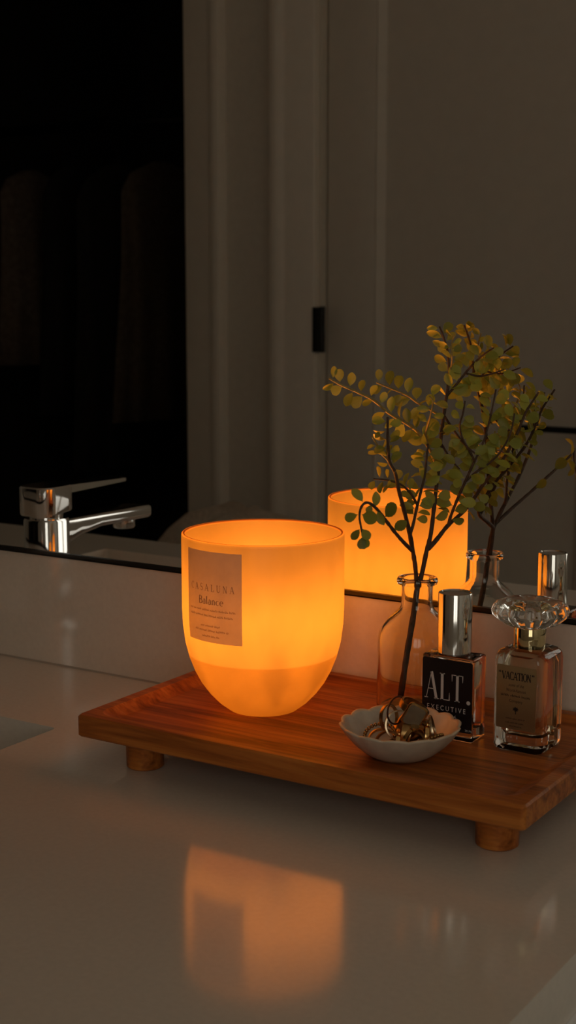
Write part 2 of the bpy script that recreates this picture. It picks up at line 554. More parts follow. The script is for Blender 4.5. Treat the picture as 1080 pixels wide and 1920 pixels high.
# door wall: closet opening (x -2.66 .. -1.753), door opening (x -1.436 .. -0.80), heads at z 1.15
ZH = 1.15
CX0, CX1 = -2.66, -1.753
DX0, DX1 = -1.436, -0.800
bm = bmesh.new()
box(bm, XL, CX0, YD - T, YD, ZF, ZC)
box(bm, CX1, DX0, YD - T, YD, ZF, ZC)
box(bm, DX1, WIN['x0'], YD - T, YD, ZF, ZC)
box(bm, WIN['x1'], XR, YD - T, YD, ZF, ZC)
box(bm, WIN['x0'], WIN['x1'], YD - T, YD, ZF, WIN['z0'])
box(bm, WIN['x0'], WIN['x1'], YD - T, YD, WIN['z1'], ZC)
box(bm, CX0, CX1, YD - T, YD, ZH, ZC)
box(bm, DX0, DX1, YD - T, YD, ZH, ZC)
structure(link_mesh('wall_front', bm, 'wall_paint'))
# closet behind the opening
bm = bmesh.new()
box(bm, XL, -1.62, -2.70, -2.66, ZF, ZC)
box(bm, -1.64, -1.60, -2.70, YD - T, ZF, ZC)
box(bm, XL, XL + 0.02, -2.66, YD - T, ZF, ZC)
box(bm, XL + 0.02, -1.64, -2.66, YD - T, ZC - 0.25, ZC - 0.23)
structure(link_mesh('wall_closet', bm, 'closet_shade'))
# back of the door recess, its side added to stop sky light leaking in
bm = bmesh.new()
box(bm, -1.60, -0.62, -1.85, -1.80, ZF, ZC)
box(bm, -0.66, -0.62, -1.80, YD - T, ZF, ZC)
structure(link_mesh('wall_hall', bm, 'closet_shade'))

# casings with a rounded outer bead
def casing(name, x_in, x_out):
    s = 1 if x_out > x_in else -1
    w = abs(x_out - x_in)
    prof = [(0, 0), (0, 0.012), (0.006, 0.016), (w * 0.62, 0.017), (w * 0.70, 0.020), (w * 0.78, 0.026), (w * 0.9, 0.028), (w * 0.97, 0.025), (w, 0.018), (w, 0)]
    bm = bmesh.new()
    loft(bm, [[(x_in + s * a, YD + d, z) for a, d in prof] for z in (ZF, ZH + 0.09)])
    return structure(link_mesh(name, bm, 'trim_paint', smooth=True))
casing('trim_1', CX1 + 0.004, -1.655)
casing('trim_2', DX0 - 0.006, -1.541)
casing('trim_3', DX1 + 0.006, DX1 + 0.11)
casing('trim_4', CX0 - 0.004, CX0 - 0.085)
structure(link_mesh('trim_5', new_box(CX0 - 0.085, -1.655, YD, YD + 0.024, ZH, ZH + 0.09, bev=0.003), 'trim_paint'))
structure(link_mesh('trim_6', new_box(-1.541, DX1 + 0.11, YD, YD + 0.024, ZH, ZH + 0.09, bev=0.003), 'trim_paint'))
bm = bmesh.new()
box(bm, CX1, CX1 + 0.004, YD - T, YD + 0.002, ZF, ZH)
box(bm, CX0 - 0.004, CX0, YD - T, YD + 0.002, ZF, ZH)
structure(link_mesh('trim_7', bm, 'trim_paint'))
structure(link_mesh('baseboard_front', new_box(DX1 + 0.11, XR, YD, YD + 0.014, ZF, ZF + 0.10, bev=0.003), 'trim_paint'))
structure(link_mesh('baseboard_right', new_box(XR - 0.014, XR, YD + 0.02, -0.52, ZF, ZF + 0.10, bev=0.003), 'trim_paint'))

# added window, out of view, source of the daylight
wf = empty('added_window_1', ((WIN['x0'] + WIN['x1']) / 2, WIN['y'], WIN['z0']))
structure(wf)
xw, zw = (WIN['x1'] - WIN['x0']) / 2, WIN['z1'] - WIN['z0']
bm = bmesh.new()
for (a, b_, c, d) in ((-xw, xw, 0, 0.05), (-xw, xw, zw - 0.05, zw), (-xw, -xw + 0.05, 0.05, zw - 0.05), (xw - 0.05, xw, 0.05, zw - 0.05), (-0.02, 0.02, 0.05, zw - 0.05)):
    box(bm, a, b_, -0.09, -0.05, c, d)
link_mesh('added_window_frame', bm, 'trim_paint', wf)
for (a, b_) in ((-xw + 0.05, -0.02), (0.02, xw - 0.05)):
    bm = bmesh.new()
    bm.faces.new([bm.verts.new(p) for p in ((a, -0.07, 0.05), (b_, -0.07, 0.05), (b_, -0.07, zw - 0.05), (a, -0.07, zw - 0.05))])
    link_mesh('pane', bm, 'added_window_pane', wf)
link_mesh('added_window_sill', new_box(-xw - 0.03, xw + 0.03, -0.045, 0.03, -0.02, 0.0, bev=0.004), 'trim_paint', wf)

# door: one flush panel between stiles and rails, hinge, lever handle
dr = empty('door_1', ((DX0 + DX1) / 2, YD, ZF))
structure(dr)
hw = (DX1 - DX0) / 2 - 0.003
bm = bmesh.new()
zt = ZH - ZF - 0.004
st = 0.104
ypan, yst = -0.032, -0.018
box(bm, -hw, -hw + st, -0.055, yst, 0.008, zt, bev=0.004)
box(bm, hw - st, hw, -0.055, yst, 0.008, zt, bev=0.004)
link_mesh('stile', bm, 'door_paint', dr, smooth=True)
for (a, b_) in ((0.008, 0.22), (zt - 0.12, zt)):
    link_mesh('rail', new_box(-hw + st, hw - st, -0.055, yst, a, b_, bev=0.003), 'door_paint', dr)
# panel with sloped moulding
bm = bmesh.new()
x0, x1, z0, z1 = -hw + st, hw - st, 0.22, zt - 0.12
loops = []
for ins, yy in ((0, yst - 0.003), (0.002, yst - 0.001), (0.013, ypan + 0.003), (0.016, ypan)):
    loops.append([(x0 + ins, yy, z0 + ins), (x1 - ins, yy, z0 + ins), (x1 - ins, yy, z1 - ins), (x0 + ins, yy, z1 - ins)])
loft(bm, loops, cap0=False, cap1=True)
link_mesh('panel', bm, 'door_paint', dr)
for zc in (0.20, 1.109, 1.85):
    bm = bmesh.new()
    tube(bm, [(-hw - 0.0045, -0.006, zc - 0.044), (-hw - 0.0045, -0.006, zc + 0.044)], 0.0068, seg=14)
    box(bm, -hw - 0.0115, -hw - 0.0025, -0.010, 0.0175, zc - 0.043, zc + 0.043)
    link_mesh('hinge', bm, 'black_metal', dr)
hx = 0.262
hz = 0.053 - ZF
hd = link_mesh('door_handle', lathe(bmesh.new(), [(0, -0.018), (0.026, -0.018), (0.026, -0.010), (0.012, -0.006), (0.010, 0.032), (0, 0.032)], 28), 'black_metal', dr, smooth=True, loc=(hx, 0, hz))
hd.rotation_euler = (-PI / 2, 0, 0)
link_mesh('lever', new_box(-0.156, 0.010, -0.0055, 0.0055, 0.024, 0.034, bev=0.002), 'black_metal', hd)

# ------------------------------------------------------------------ vanity
def slab_with_holes(outer, holes, z0, z1):
    bm = bmesh.new()
    edges = []
    for lp in [outer] + holes:
        vs = [bm.verts.new((x, y, z1)) for x, y in lp]
        for i in range(len(vs)):
            edges.append(bm.edges.new((vs[i], vs[(i + 1) % len(vs)])))
    r = bmesh.ops.triangle_fill(bm, use_beauty=True, use_dissolve=False, edges=edges, normal=(0, 0, 1))
    top = [g for g in r['geom'] if isinstance(g, bmesh.types.BMFace)]
    ex = bmesh.ops.extrude_face_region(bm, geom=top)
    vs = [g for g in ex['geom'] if isinstance(g, bmesh.types.BMVert)]
    bmesh.ops.translate(bm, verts=vs, vec=(0, 0, z0 - z1))
    return bm

CT0, CT1 = -1.40, 0.62
SINKS = [(-0.845, -0.275), (-0.0107, -0.275)]
SW, SH = 0.41, 0.30
holes = [rounded_rect(SW, SH, 0.004, 6, sx, sy) for sx, sy in SINKS]
bm = slab_with_holes([(CT0, -0.495), (CT1, -0.495), (CT1, 0.0015), (CT0, 0.0015)], holes, -0.03, 0.0)
ct = link_mesh('vanity_countertop', bm, 'quartz')
tag(ct, 'polished pale quartz countertop under the wooden tray', 'countertop')
bs = link_mesh('backsplash', new_box(CT0, CT1, 0.0015, YB, 0.0006, 0.0885, bev=0.0008), 'quartz')
tag(bs, 'low pale quartz backsplash strip below the mirror', 'backsplash')
link_mesh('caulk_line', new_box(CT0, CT1, 0.0006, 0.0016, 0.0, 0.0010), 'caulk', bs)

for i, (sx, sy) in enumerate(SINKS):
    bm = bmesh.new()
    lv_ = []
    for (w, h, r, z) in ((SW + 0.05, SH + 0.05, 0.03, -0.0302), (SW - 0.004, SH - 0.004, 0.026, -0.0302), (SW - 0.012, SH - 0.012, 0.03, -0.06), (SW - 0.03, SH - 0.03, 0.04, -0.13), (SW - 0.10, SH - 0.10, 0.05, -0.158), (0.04, 0.04, 0.0199, -0.162)):
        lv_.append([(x, y, z) for x, y in rounded_rect(w, h, r, 6)])
    under = []
    for (w, h, r, z) in ((0.05, 0.05, 0.024, -0.176), (SW - 0.09, SH - 0.09, 0.055, -0.172), (SW, SH, 0.05, -0.14), (SW + 0.004, SH + 0.004, 0.03, -0.045), (SW + 0.05, SH + 0.05, 0.03, -0.042)):
        under.append([(x, y, z) for x, y in rounded_rect(w, h, r, 6)])
    loops = lv_ + under
    rings = [[bm.verts.new(p) for p in lp] for lp in loops]
    nn = len(rings[0])
    for A, Bv in zip(rings, rings[1:] + rings[:1]):
        for k in range(nn):
            bm.faces.new((A[k], A[(k + 1) % nn], Bv[(k + 1) % nn], Bv[k]))
    s = empty('sink_basin', (sx, sy, 0))
    link_mesh('bowl', bm, 'porcelain', s, smooth=True)
    link_mesh('drain', lathe(bmesh.new(), [(0, -0.168), (0.019, -0.168), (0.019, -0.160), (0.013, -0.159), (0.011, -0.163), (0, -0.163)], 24), 'chrome', s, smooth=True)
    tag(s, 'white undermount sink below the chrome faucet' if i == 0 else 'white undermount sink cut into the counter in front of the tray corner', 'sink')

vc = empty('vanity_cabinet', ((CT0 + CT1) / 2, -0.24, ZF))
half = (CT1 - CT0) / 2 - 0.01
bm = bmesh.new()
for a, b_ in ((-half, -half + 0.018), (half - 0.018, half)):
    box(bm, a, b_, -0.225, 0.25, 0.08, 0.8585)
box(bm, -half, half, 0.235, 0.2505, 0.08, 0.8585)
box(bm, -half, half, -0.225, 0.25, 0.08, 0.10)
box(bm, -half, half, -0.18, 0.25, 0.0, 0.08)
link_mesh('body', bm, 'cabinet_paint', vc)
for k in range(4):
    a = -half + k * half / 2 + 0.003
    d = link_mesh('cabinet_door', new_box(a, a + half / 2 - 0.006, -0.243, -0.2255, 0.10, 0.85, bev=0.002), 'cabinet_paint', vc)
    kx = a + (half / 2 - 0.04 if k % 2 == 0 else 0.03)
    bm = bmesh.new(); tube(bm, [(kx, -0.243, 0.62), (kx, -0.262, 0.625), (kx, -0.262, 0.735), (kx, -0.243, 0.74)], 0.005)
    link_mesh('handle', bm, 'black_metal', d)
tag(vc, 'painted vanity cabinet carrying the quartz countertop', 'cabinet')

# mirror
mr_ = empty('wall_mirror', (-0.45, 0, 0.0885))
mg = link_mesh('mirror_glass', new_box(-0.95, 0.95, 0.0, 0.005, 0.0035, 1.30), 'mirror_silver', mr_)
link_mesh('backing', new_box(-0.945, 0.945, 0.0051, YB, 0.0045, 1.295), 'mirror_channel', mr_)
bm = bmesh.new()
box(bm, -0.95, 0.95, -0.0018, 0.0, 0.0006, 0.0040)
box(bm, -0.95, 0.95, -0.0018, YB - 0.0005, 0.0003, 0.0012)
link_mesh('edge_channel', bm, 'mirror_channel', mr_)
tag(mr_, 'large frameless wall mirror resting in a thin dark channel', 'mirror')

# ------------------------------------------------------------------ faucet (stands behind the left sink)
fc = empty('faucet', (-0.845, -0.098, 0))
link_mesh('base_ring', rr_loft([(0.046, 0.046, 0.018, 0.0), (0.046, 0.046, 0.018, 0.003), (0.043, 0.043, 0.017, 0.005)]), 'chrome', fc, smooth=True)
link_mesh('body', rr_loft([(0.036, 0.036, 0.013, 0.005), (0.036, 0.036, 0.013, 0.0965), (0.034, 0.034, 0.012, 0.0985)], n=8), 'chrome', fc, smooth=True)
link_mesh('neck', rr_loft([(0.029, 0.029, 0.0144, 0.0985), (0.030, 0.030, 0.0149, 0.103)], n=8), 'chrome', fc, smooth=True)
# handle block, cut on a slant below, and its flat lever
bm = bmesh.new()
lo = [(x, y, 0.1040 - 0.10 * (y + 0.002)) for x, y in rounded_rect(0.037, 0.040, 0.012, 8)]
lo2 = [(x, y, 0.1055 - 0.10 * (y + 0.002)) for x, y in rounded_rect(0.038, 0.041, 0.0125, 8)]
hi = [(x, y, 0.1262) for x, y in rounded_rect(0.038, 0.041, 0.0125, 8)]
hi2 = [(x, y, 0.1275) for x, y in rounded_rect(0.0355, 0.0385, 0.0115, 8)]
loft(bm, [lo, lo2, hi, hi2])
hb = link_mesh('handle', bm, 'chrome', fc, smooth=True)
bm = bmesh.new()
pts = rounded_rect(0.026, 0.090, 0.006, 5, 0, -0.055)
loft(bm, [[(x, y, 0.1195 + (-0.02 - y) * 0.02) for x, y in pts], [(x, y, 0.1265 - max(0, -0.02 - y) * 0.03) for x, y in pts]])
link_mesh('lever', bm, 'chrome', hb, smooth=True)
# spout
bm = bmesh.new()
sec = []
for (yy, z0, z1, w) in ((-0.012, 0.074, 0.0965, 0.030), (-0.03, 0.080, 0.0962, 0.030), (-0.060, 0.0835, 0.0955, 0.029), (-0.128, 0.0825, 0.0942, 0.029), (-0.132, 0.0830, 0.0938, 0.028)):
    cz = (z0 + z1) / 2
    sec.append([(x, yy, cz + q) for x, q in rounded_rect(w, z1 - z0, 0.003, 3)])
loft(bm, sec)
sp = link_mesh('spout', bm, 'chrome', fc, smooth=True)
link_mesh('aerator', lathe(bmesh.new(), [(0, 0.0745), (0.0095, 0.0745), (0.0105, 0.076), (0.0105, 0.0835), (0, 0.0835)], 24, cy=-0.108), 'chrome', sp, smooth=True)
tag(fc, 'chrome single lever faucet with a flat straight spout', 'faucet')

# ------------------------------------------------------------------ tray
TX0, TX1, TY0, TY1 = -0.5755, -0.2735, -0.1785, -0.0045
TZ0, TZ1, TZF = 0.020, 0.034, 0.0292
tcx, tcy, tw, th = (TX0 + TX1) / 2, (TY0 + TY1) / 2, TX1 - TX0, TY1 - TY0
tray = empty('serving_tray', (tcx, tcy, 0))
bm = rr_loft([
    (tw - 0.002, th - 0.002, 0.0025, TZ0), (tw, th, 0.003, TZ0 + 0.001), (tw, th, 0.003, TZ1 - 0.0012), (tw - 0.0022, th - 0.0022, 0.003, TZ1),
    (tw - 0.0170, th - 0.0170, 0.012, TZ1), (tw - 0.0182, th - 0.0182, 0.012, TZ1 - 0.0005), (tw - 0.0315, th - 0.0315, 0.013, TZF + 0.0006), (tw - 0.0355, th - 0.0355, 0.013, TZF)], n=8)
link_mesh('board', bm, 'acacia', tray, smooth=14)
for sx in (-1, 1):
    for sy in (-1, 1):
        bm = lathe(bmesh.new(), [(0, 0.0), (0.0105, 0.0), (0.0118, 0.0010), (0.0122, TZ0), (0, TZ0)], 28)
        link_mesh('foot', bm, 'acacia', tray, smooth=True, loc=(sx * (tw / 2 - 0.0255) + (0.010 if sx < 0 else 0), sy * (th / 2 - 0.024), 0))
tag(tray, 'footed acacia wood tray with a shallow recess and rounded stub feet', 'tray')

# ------------------------------------------------------------------ candle
CX, CY = -0.4922, -0.0912
can = empty('candle', (CX, CY, TZF))
zb = TZF
def cz(z): return z - zb
outer = [(0, 0.0), (0.0185, 0.0), (0.0225, 0.0012), (0.0290, 0.0062), (0.0350, 0.0125), (0.0400, 0.0195), (0.0440, 0.0270), (0.0475, 0.0360), (0.0500, 0.0460), (0.0514, 0.0570), (0.0519, 0.0680), (0.0519, 0.0850), (0.0519, 0.1000), (0.0519, 0.1145), (0.0517, 0.1158), (0.0512, 0.1163)]
rim = [(0.0503, 0.1163), (0.0498, 0.1158), (0.0497, 0.1150)]
inner = [(0.0497, 0.1000), (0.0497, 0.0850), (0.0497, 0.0680), (0.0492, 0.0570), (0.0478, 0.0465), (0.0453, 0.0370), (0.0418, 0.0285), (0.0378, 0.0215), (0.0328, 0.0150), (0.0270, 0.0095), (0.0200, 0.0060), (0, 0.0050)]
prof = outer + rim + inner
mid = [0] * (len(outer) - 2) + [2] * (len(rim) + 1) + [1] * (len(inner))
bm = lathe(bmesh.new(), prof, 96, midx=mid[:len(prof) - 1])
link_mesh('vessel', bm, ['vessel_outer', 'vessel_inner', 'vessel_rim'], can, smooth='all')
wl = 0.0410
wprof = [(0, 0.0056), (0.0197, 0.0066), (0.0266, 0.0101), (0.0324, 0.0156), (0.0374, 0.0221), (0.0414, 0.0290), (0.0449, 0.0374), (0.0461, wl - 0.0006), (0.0450, wl), (0.0430, wl - 0.0008), (0.03, wl - 0.0010), (0, wl - 0.0010)]
wax = link_mesh('wax', lathe(bmesh.new(), wprof, 64), 'wax', can, smooth=True)
for k in range(3):
    a = math.radians(95 + 120 * k)
    wx, wy = 0.014 * math.cos(a), 0.014 * math.sin(a)
    bm = bmesh.new()
    tube(bm, [(wx, wy, wl - 0.003), (wx, wy, wl + 0.004), (wx + 0.0008, wy, wl + 0.0075)], 0.0011, seg=8)
    wk = link_mesh('wick', bm, 'wick_black', can)
    fb = lathe(bmesh.new(), [(0, wl + 0.0040), (0.0024, wl + 0.0055), (0.0036, wl + 0.0085), (0.0034, wl + 0.0115), (0.0022, wl + 0.0160), (0.0008, wl + 0.0200), (0, wl + 0.0215)], 16, cx=wx, cy=wy)
    link_mesh('flame', fb, 'flame', wk, smooth='all')
    ld = bpy.data.lights.new('flame_light', 'POINT')
    ld.energy = FLAME_POWER
    ld.color = (1.0, 0.305, 0.040)
    ld.shadow_soft_size = 0.0035
    lo_ = bpy.data.objects.new('flame_light', ld)
    COL.objects.link(lo_)
    lo_.location = (wx, wy, wl + 0.0260)
    lo_.parent = can
tag(can, 'lit candle in a tall frosted glass cup glowing orange', 'candle')
# paper label wrapped on the cup, with its print
A0, A1 = math.radians(-119.4), math.radians(-71.0)
RL = 0.05215
LZ0, LZ1 = 0.0832 - zb, 0.1401 - zb
bm = bmesh.new()
rows = 10; cols = 24
def rad_at(z):     # the cup draws in a little towards its foot
    for (r0, z0), (r1, z1) in zip(outer[1:], outer[2:]):
        if z0 <= z <= z1 and z1 > z0: return r0 + (r1 - r0) * (z - z0) / (z1 - z0)
    return 0.0519
grid = [[bm.verts.new(((rad_at(LZ0 + (LZ1 - LZ0) * i / rows) + 0.00025) * math.cos(A0 + (A1 - A0) * j / cols), (rad_at(LZ0 + (LZ1 - LZ0) * i / rows) + 0.00025) * math.sin(A0 + (A1 - A0) * j / cols), LZ0 + (LZ1 - LZ0) * i / rows)) for j in range(cols + 1)] for i in range(rows + 1)]
for i in range(rows):
    for j in range(cols):
        bm.faces.new((grid[i][j], grid[i][j + 1], grid[i + 1][j + 1], grid[i + 1][j]))
lab = link_mesh('label', bm, 'label_paper', can, smooth=True)
lab['label'] = 'beige paper label'
def wrap(s, z):
    r = rad_at(z) + 0.0004
    a = math.radians(-95.2) + s / 0.0519
    return (r * math.cos(a), r * math.sin(a), z)
bm = bmesh.new()
rng = random.Random(4)
serif_text(bm, 'CASALUNA', 0, 0.1155 - zb, 0.0043, 0.11, 0.055, wrap, width=0.0345, gap=0.42, center=True)
serif_text(bm, 'Balance', 0, 0.1073 - zb, 0.0047, 0.13, 0.06, wrap, width=0.0195, gap=0.06, center=True)
for zz, ww in ((0.1030, 0.037), (0.0994, 0.036), (0.0930, 0.016), (0.0900, 0.027), (0.0865, 0.014)):
    scribble(bm, 0, zz - zb, ww, 0.0012, wrap, rng)
link_mesh('lettering', bm, 'print_brown', lab)

# ------------------------------------------------------------------ glass vase and sprig
VX, VY = -0.4027, -0.0505
vs_prof_out = [(0, 0.0), (0.0225, 0.0), (0.0243, 0.0008), (0.0249, 0.0030), (0.0249, 0.0450), (0.0247, 0.0500), (0.0238, 0.0545), (0.0215, 0.0590), (0.0180, 0.0630), (0.0140, 0.0665), (0.0112, 0.0690), (0.0102, 0.0710), (0.0100, 0.0740), (0.0100, 0.0835), (0.0104, 0.0850), (0.0124, 0.0856), (0.0129, 0.0868), (0.0129, 0.0885), (0.0122, 0.0895), (0.0108, 0.0897)]
vs_prof_in = [(0.0090, 0.0893), (0.0085, 0.0875), (0.0084, 0.0740), (0.0086, 0.0705), (0.0098, 0.0680), (0.0128, 0.0652), (0.0168, 0.0617), (0.0203, 0.0576), (0.0224, 0.0535), (0.0232, 0.0490), (0.0234, 0.0440), (0.0234, 0.0080), (0.0228, 0.0058), (0.0200, 0.0052), (0, 0.0060)]
vase = link_mesh('bottle_vase', lathe(bmesh.new(), vs_prof_out + vs_prof_in, 72), 'vase_glass', smooth=True, loc=(VX, VY, TZF))
tag(vase, 'clear glass apothecary bottle vase holding the leafy sprig', 'vase')

# centre lines of the stem and twigs (metres)
BRANCHES = [
    ('stem', [(-0.4139, -0.05, 0.0392), (-0.4086, -0.052, 0.0689), (-0.4039, -0.053, 0.094), (-0.4016, -0.053, 0.1114)], 0.0021, 0.0018),
    ('A', [(-0.4016, -0.053, 0.1114), (-0.4014, -0.056, 0.1256), (-0.4003, -0.062, 0.1375), (-0.3974, -0.073, 0.1521), (-0.3944, -0.086, 0.1672), (-0.3926, -0.096, 0.1799), (-0.3915, -0.103, 0.1912), (-0.3919, -0.109, 0.1978), (-0.3914, -0.112, 0.2053), (-0.3903, -0.115, 0.2149), (-0.3893, -0.117, 0.2253)], 0.0016, 0.0007),
    ('A1', [(-0.391, -0.104, 0.192), (-0.3939, -0.108, 0.1994), (-0.3956, -0.112, 0.2032), (-0.3972, -0.115, 0.2087), (-0.3988, -0.118, 0.2138)], 0.0008, 0.0005),
    ('D', [(-0.4002, -0.063, 0.1377), (-0.3963, -0.082, 0.1463), (-0.3917, -0.101, 0.155), (-0.3871, -0.119, 0.1637), (-0.3831, -0.135, 0.1715), (-0.3803, -0.147, 0.1773), (-0.3805, -0.154, 0.1808), (-0.3813, -0.158, 0.181), (-0.3825, -0.16, 0.1782), (-0.3826, -0.161, 0.1735), (-0.3816, -0.161, 0.1683), (-0.3805, -0.161, 0.163)], 0.0012, 0.0005),
    ('A2', [(-0.3977, -0.071, 0.1491), (-0.3961, -0.07, 0.1561), (-0.3951, -0.068, 0.1648), (-0.3933, -0.066, 0.1756), (-0.3916, -0.064, 0.1866), (-0.3917, -0.062, 0.1962), (-0.3913, -0.061, 0.2047)], 0.0011, 0.0006),
    ('A3', [(-0.3944, -0.068, 0.1672), (-0.3961, -0.074, 0.1753), (-0.4003, -0.08, 0.1813), (-0.4063, -0.086, 0.1841), (-0.4132, -0.09, 0.1847)], 0.0008, 0.0005),
    ('B', [(-0.4016, -0.053, 0.1114), (-0.3989, -0.052, 0.1215), (-0.3968, -0.05, 0.136), (-0.396, -0.046, 0.1466), (-0.3962, -0.041, 0.1663), (-0.396, -0.037, 0.1861), (-0.3963, -0.034, 0.2026), (-0.3968, -0.029, 0.219), (-0.3978, -0.023, 0.232), (-0.3987, -0.019, 0.2401), (-0.399, -0.018, 0.2491), (-0.4007, -0.018, 0.2602), (-0.4035, -0.018, 0.2685), (-0.4062, -0.018, 0.2745)], 0.0017, 0.0006),
    ('B2', [(-0.3981, -0.019, 0.2452), (-0.3959, -0.02, 0.2537), (-0.3968, -0.02, 0.262), (-0.3947, -0.02, 0.2694)], 0.0007, 0.0004),
    ('C', [(-0.3962, -0.049, 0.1369), (-0.3954, -0.038, 0.1421), (-0.3949, -0.024, 0.1487), (-0.3903, -0.012, 0.1561), (-0.385, -0.01, 0.1632), (-0.3778, -0.01, 0.1741), (-0.3702, -0.011, 0.1833), (-0.3627, -0.012, 0.1931), (-0.3564, -0.013, 0.203), (-0.352, -0.013, 0.2132), (-0.3487, -0.013, 0.2217), (-0.3446, -0.013, 0.2285), (-0.3402, -0.013, 0.2352)], 0.0014, 0.0006),
    ('C2', [(-0.3949, -0.024, 0.1487), (-0.3918, -0.026, 0.1561), (-0.3866, -0.028, 0.1671), (-0.3809, -0.029, 0.1788), (-0.3756, -0.029, 0.1906), (-0.3709, -0.028, 0.2008), (-0.3677, -0.026, 0.2135), (-0.366, -0.024, 0.225), (-0.3647, -0.022, 0.2365)], 0.0011, 0.0005),
    ('C3', [(-0.3749, -0.029, 0.1917), (-0.3759, -0.035, 0.1989), (-0.3771, -0.042, 0.2061), (-0.3766, -0.048, 0.2148), (-0.3736, -0.05, 0.2233), (-0.3724, -0.05, 0.2308)], 0.0008, 0.0005),
    ('C4', [(-0.3819, -0.029, 0.1777), (-0.3751, -0.026, 0.1846), (-0.3679, -0.022, 0.1904), (-0.3611, -0.02, 0.1983), (-0.3561, -0.018, 0.2094), (-0.3545, -0.016, 0.2216)], 0.0008, 0.0005),
    ('L1', [(-0.396, -0.037, 0.1854), (-0.395, -0.052, 0.2003), (-0.3976, -0.063, 0.2117), (-0.4009, -0.073, 0.2179), (-0.4044, -0.087, 0.2245), (-0.4099, -0.097, 0.2329), (-0.4168, -0.104, 0.2378), (-0.4243, -0.11, 0.242), (-0.4304, -0.114, 0.2461)], 0.0011, 0.0006),
    ('L2', [(-0.3971, -0.029, 0.2173), (-0.3986, -0.042, 0.2232), (-0.4036, -0.052, 0.2286), (-0.4061, -0.06, 0.2333), (-0.4103, -0.066, 0.2364), (-0.4145, -0.072, 0.2392), (-0.4188, -0.077, 0.2419)], 0.0009, 0.0005),
    ('L3', [(-0.395, -0.052, 0.2003), (-0.3937, -0.06, 0.21), (-0.3884, -0.065, 0.2204), (-0.386, -0.066, 0.2303), (-0.388, -0.067, 0.2344)], 0.0008, 0.0004),
    ('M', [(-0.3964, -0.029, 0.219), (-0.3881, -0.033, 0.2113), (-0.3792, -0.036, 0.2031), (-0.3718, -0.036, 0.1976)], 0.0008, 0.0005),
    ('N', [(-0.3977, -0.023, 0.2313), (-0.394, -0.018, 0.2379), (-0.3892, -0.015, 0.2453), (-0.3828, -0.015, 0.2521), (-0.3763, -0.015, 0.2576), (-0.3699, -0.015, 0.2618)], 0.0009, 0.0005),
    ('N2', [(-0.3892, -0.015, 0.2453), (-0.3794, -0.014, 0.2438), (-0.3708, -0.013, 0.2457), (-0.3636, -0.013, 0.2483)], 0.0007, 0.0004),
    ('E', [(-0.3963, -0.034, 0.2026), (-0.391, -0.03, 0.1924), (-0.3855, -0.028, 0.1858)], 0.0007, 0.0004),
]


spr = empty('leafy_sprig', (VX, VY, TZF))
org = Vector((VX, VY, TZF))
tag(spr, 'branching sprig of small round green leaves standing in the glass vase', 'plant')
curves = {}
for (nm, pts, r0, r1) in BRANCHES:
    cp = catmull(pts, 5)
    curves[nm] = cp
    bm = bmesh.new()
    jr = random.Random(nm)
    radii = [1.0 * (r0 + (r1 - r0) * i / (len(cp) - 1)) * jr.uniform(0.9, 1.12) for i in range(len(cp))]
    tube(bm, [p - org for p in cp], 0, 0, 8, radii=radii)
    thin = nm in ('L1', 'L2', 'L3', 'B2', 'A1')
    link_mesh('stem' if nm in ('stem', 'A', 'B') else 'twig', bm, 'twig_green' if thin else 'bark', spr, smooth='all')

# leaf meshes: rounded, widest past the middle, a slight fold along the midrib and a cupped tip
def leaf_mesh(k, w, cup, fold, notch):
    bm = bmesh.new()
    rows_ = [(0.0, 0.0), (0.10, 0.10), (0.25, 0.55), (0.45, 0.90), (0.65, 1.0), (0.82, 0.82), (0.94, 0.45)]
    left, mid_, right = [], [], []
    for t, ww in rows_:
        zc = -cup * t * t
        mid_.append(bm.verts.new((0, t, zc)))
        if ww > 0:
            left.append(bm.verts.new((-ww * w / 2, t + (0.02 if t > 0.6 else 0), zc + fold * ww)))
            right.append(bm.verts.new((ww * w / 2, t + (0.02 if t > 0.6 else 0), zc + fold * ww)))
        else:
            left.append(mid_[-1]); right.append(mid_[-1])
    tip = bm.verts.new((0, 1.0 - notch, -cup))
    for i in range(len(rows_) - 1):
        for S, flip in ((left, False), (right, True)):
            q = [mid_[i], mid_[i + 1], S[i + 1]] + ([S[i]] if S[i] is not mid_[i] else [])
            if flip: q.reverse()
            bm.faces.new(q)
    bm.faces.new((mid_[-1], tip, left[-1])); bm.faces.new((right[-1], tip, mid_[-1]))
    me = bpy.data.meshes.new('leaf')
    bm.to_mesh(me); bm.free()
    me.materials.append(MATS['leaf_green'])
    for p in me.polygons: p.use_smooth = True
    return me
LEAVES = [leaf_mesh(0, 0.72, 0.12, 0.08, 0.02), leaf_mesh(1, 0.64, 0.20, 0.10, -0.02), leaf_mesh(2, 0.80, 0.06, 0.05, 0.05), leaf_mesh(3, 0.58, 0.28, 0.14, -0.04)]
view = Vector((math.sin(CAM_YAW) * 0.95, -math.cos(CAM_YAW) * 0.95, 0.16)).normalized()
lr = random.Random(11)
n_leaf = 0

def add_leaf(base, axis, normal, size, stalk=0.0010):
    global n_leaf
    axis = axis.normalized()
    nrm = (normal - axis * normal.dot(axis))
    if nrm.length < 1e-4: nrm = axis.orthogonal()
    nrm.normalize()
    xax = axis.cross(nrm)
    M = Matrix((xax, axis, nrm)).transposed().to_4x4()
    o = bpy.data.objects.new('leaf', lr.choice(LEAVES))
    COL.objects.link(o)
    o.parent = spr
    b = base - org
    o.matrix_local = Matrix.Translation(b + axis * stalk) @ M @ Matrix.Diagonal((size, size, size, 1))
    tip_y = (base + axis * (size + stalk)).y
    n_leaf += 1
    return o

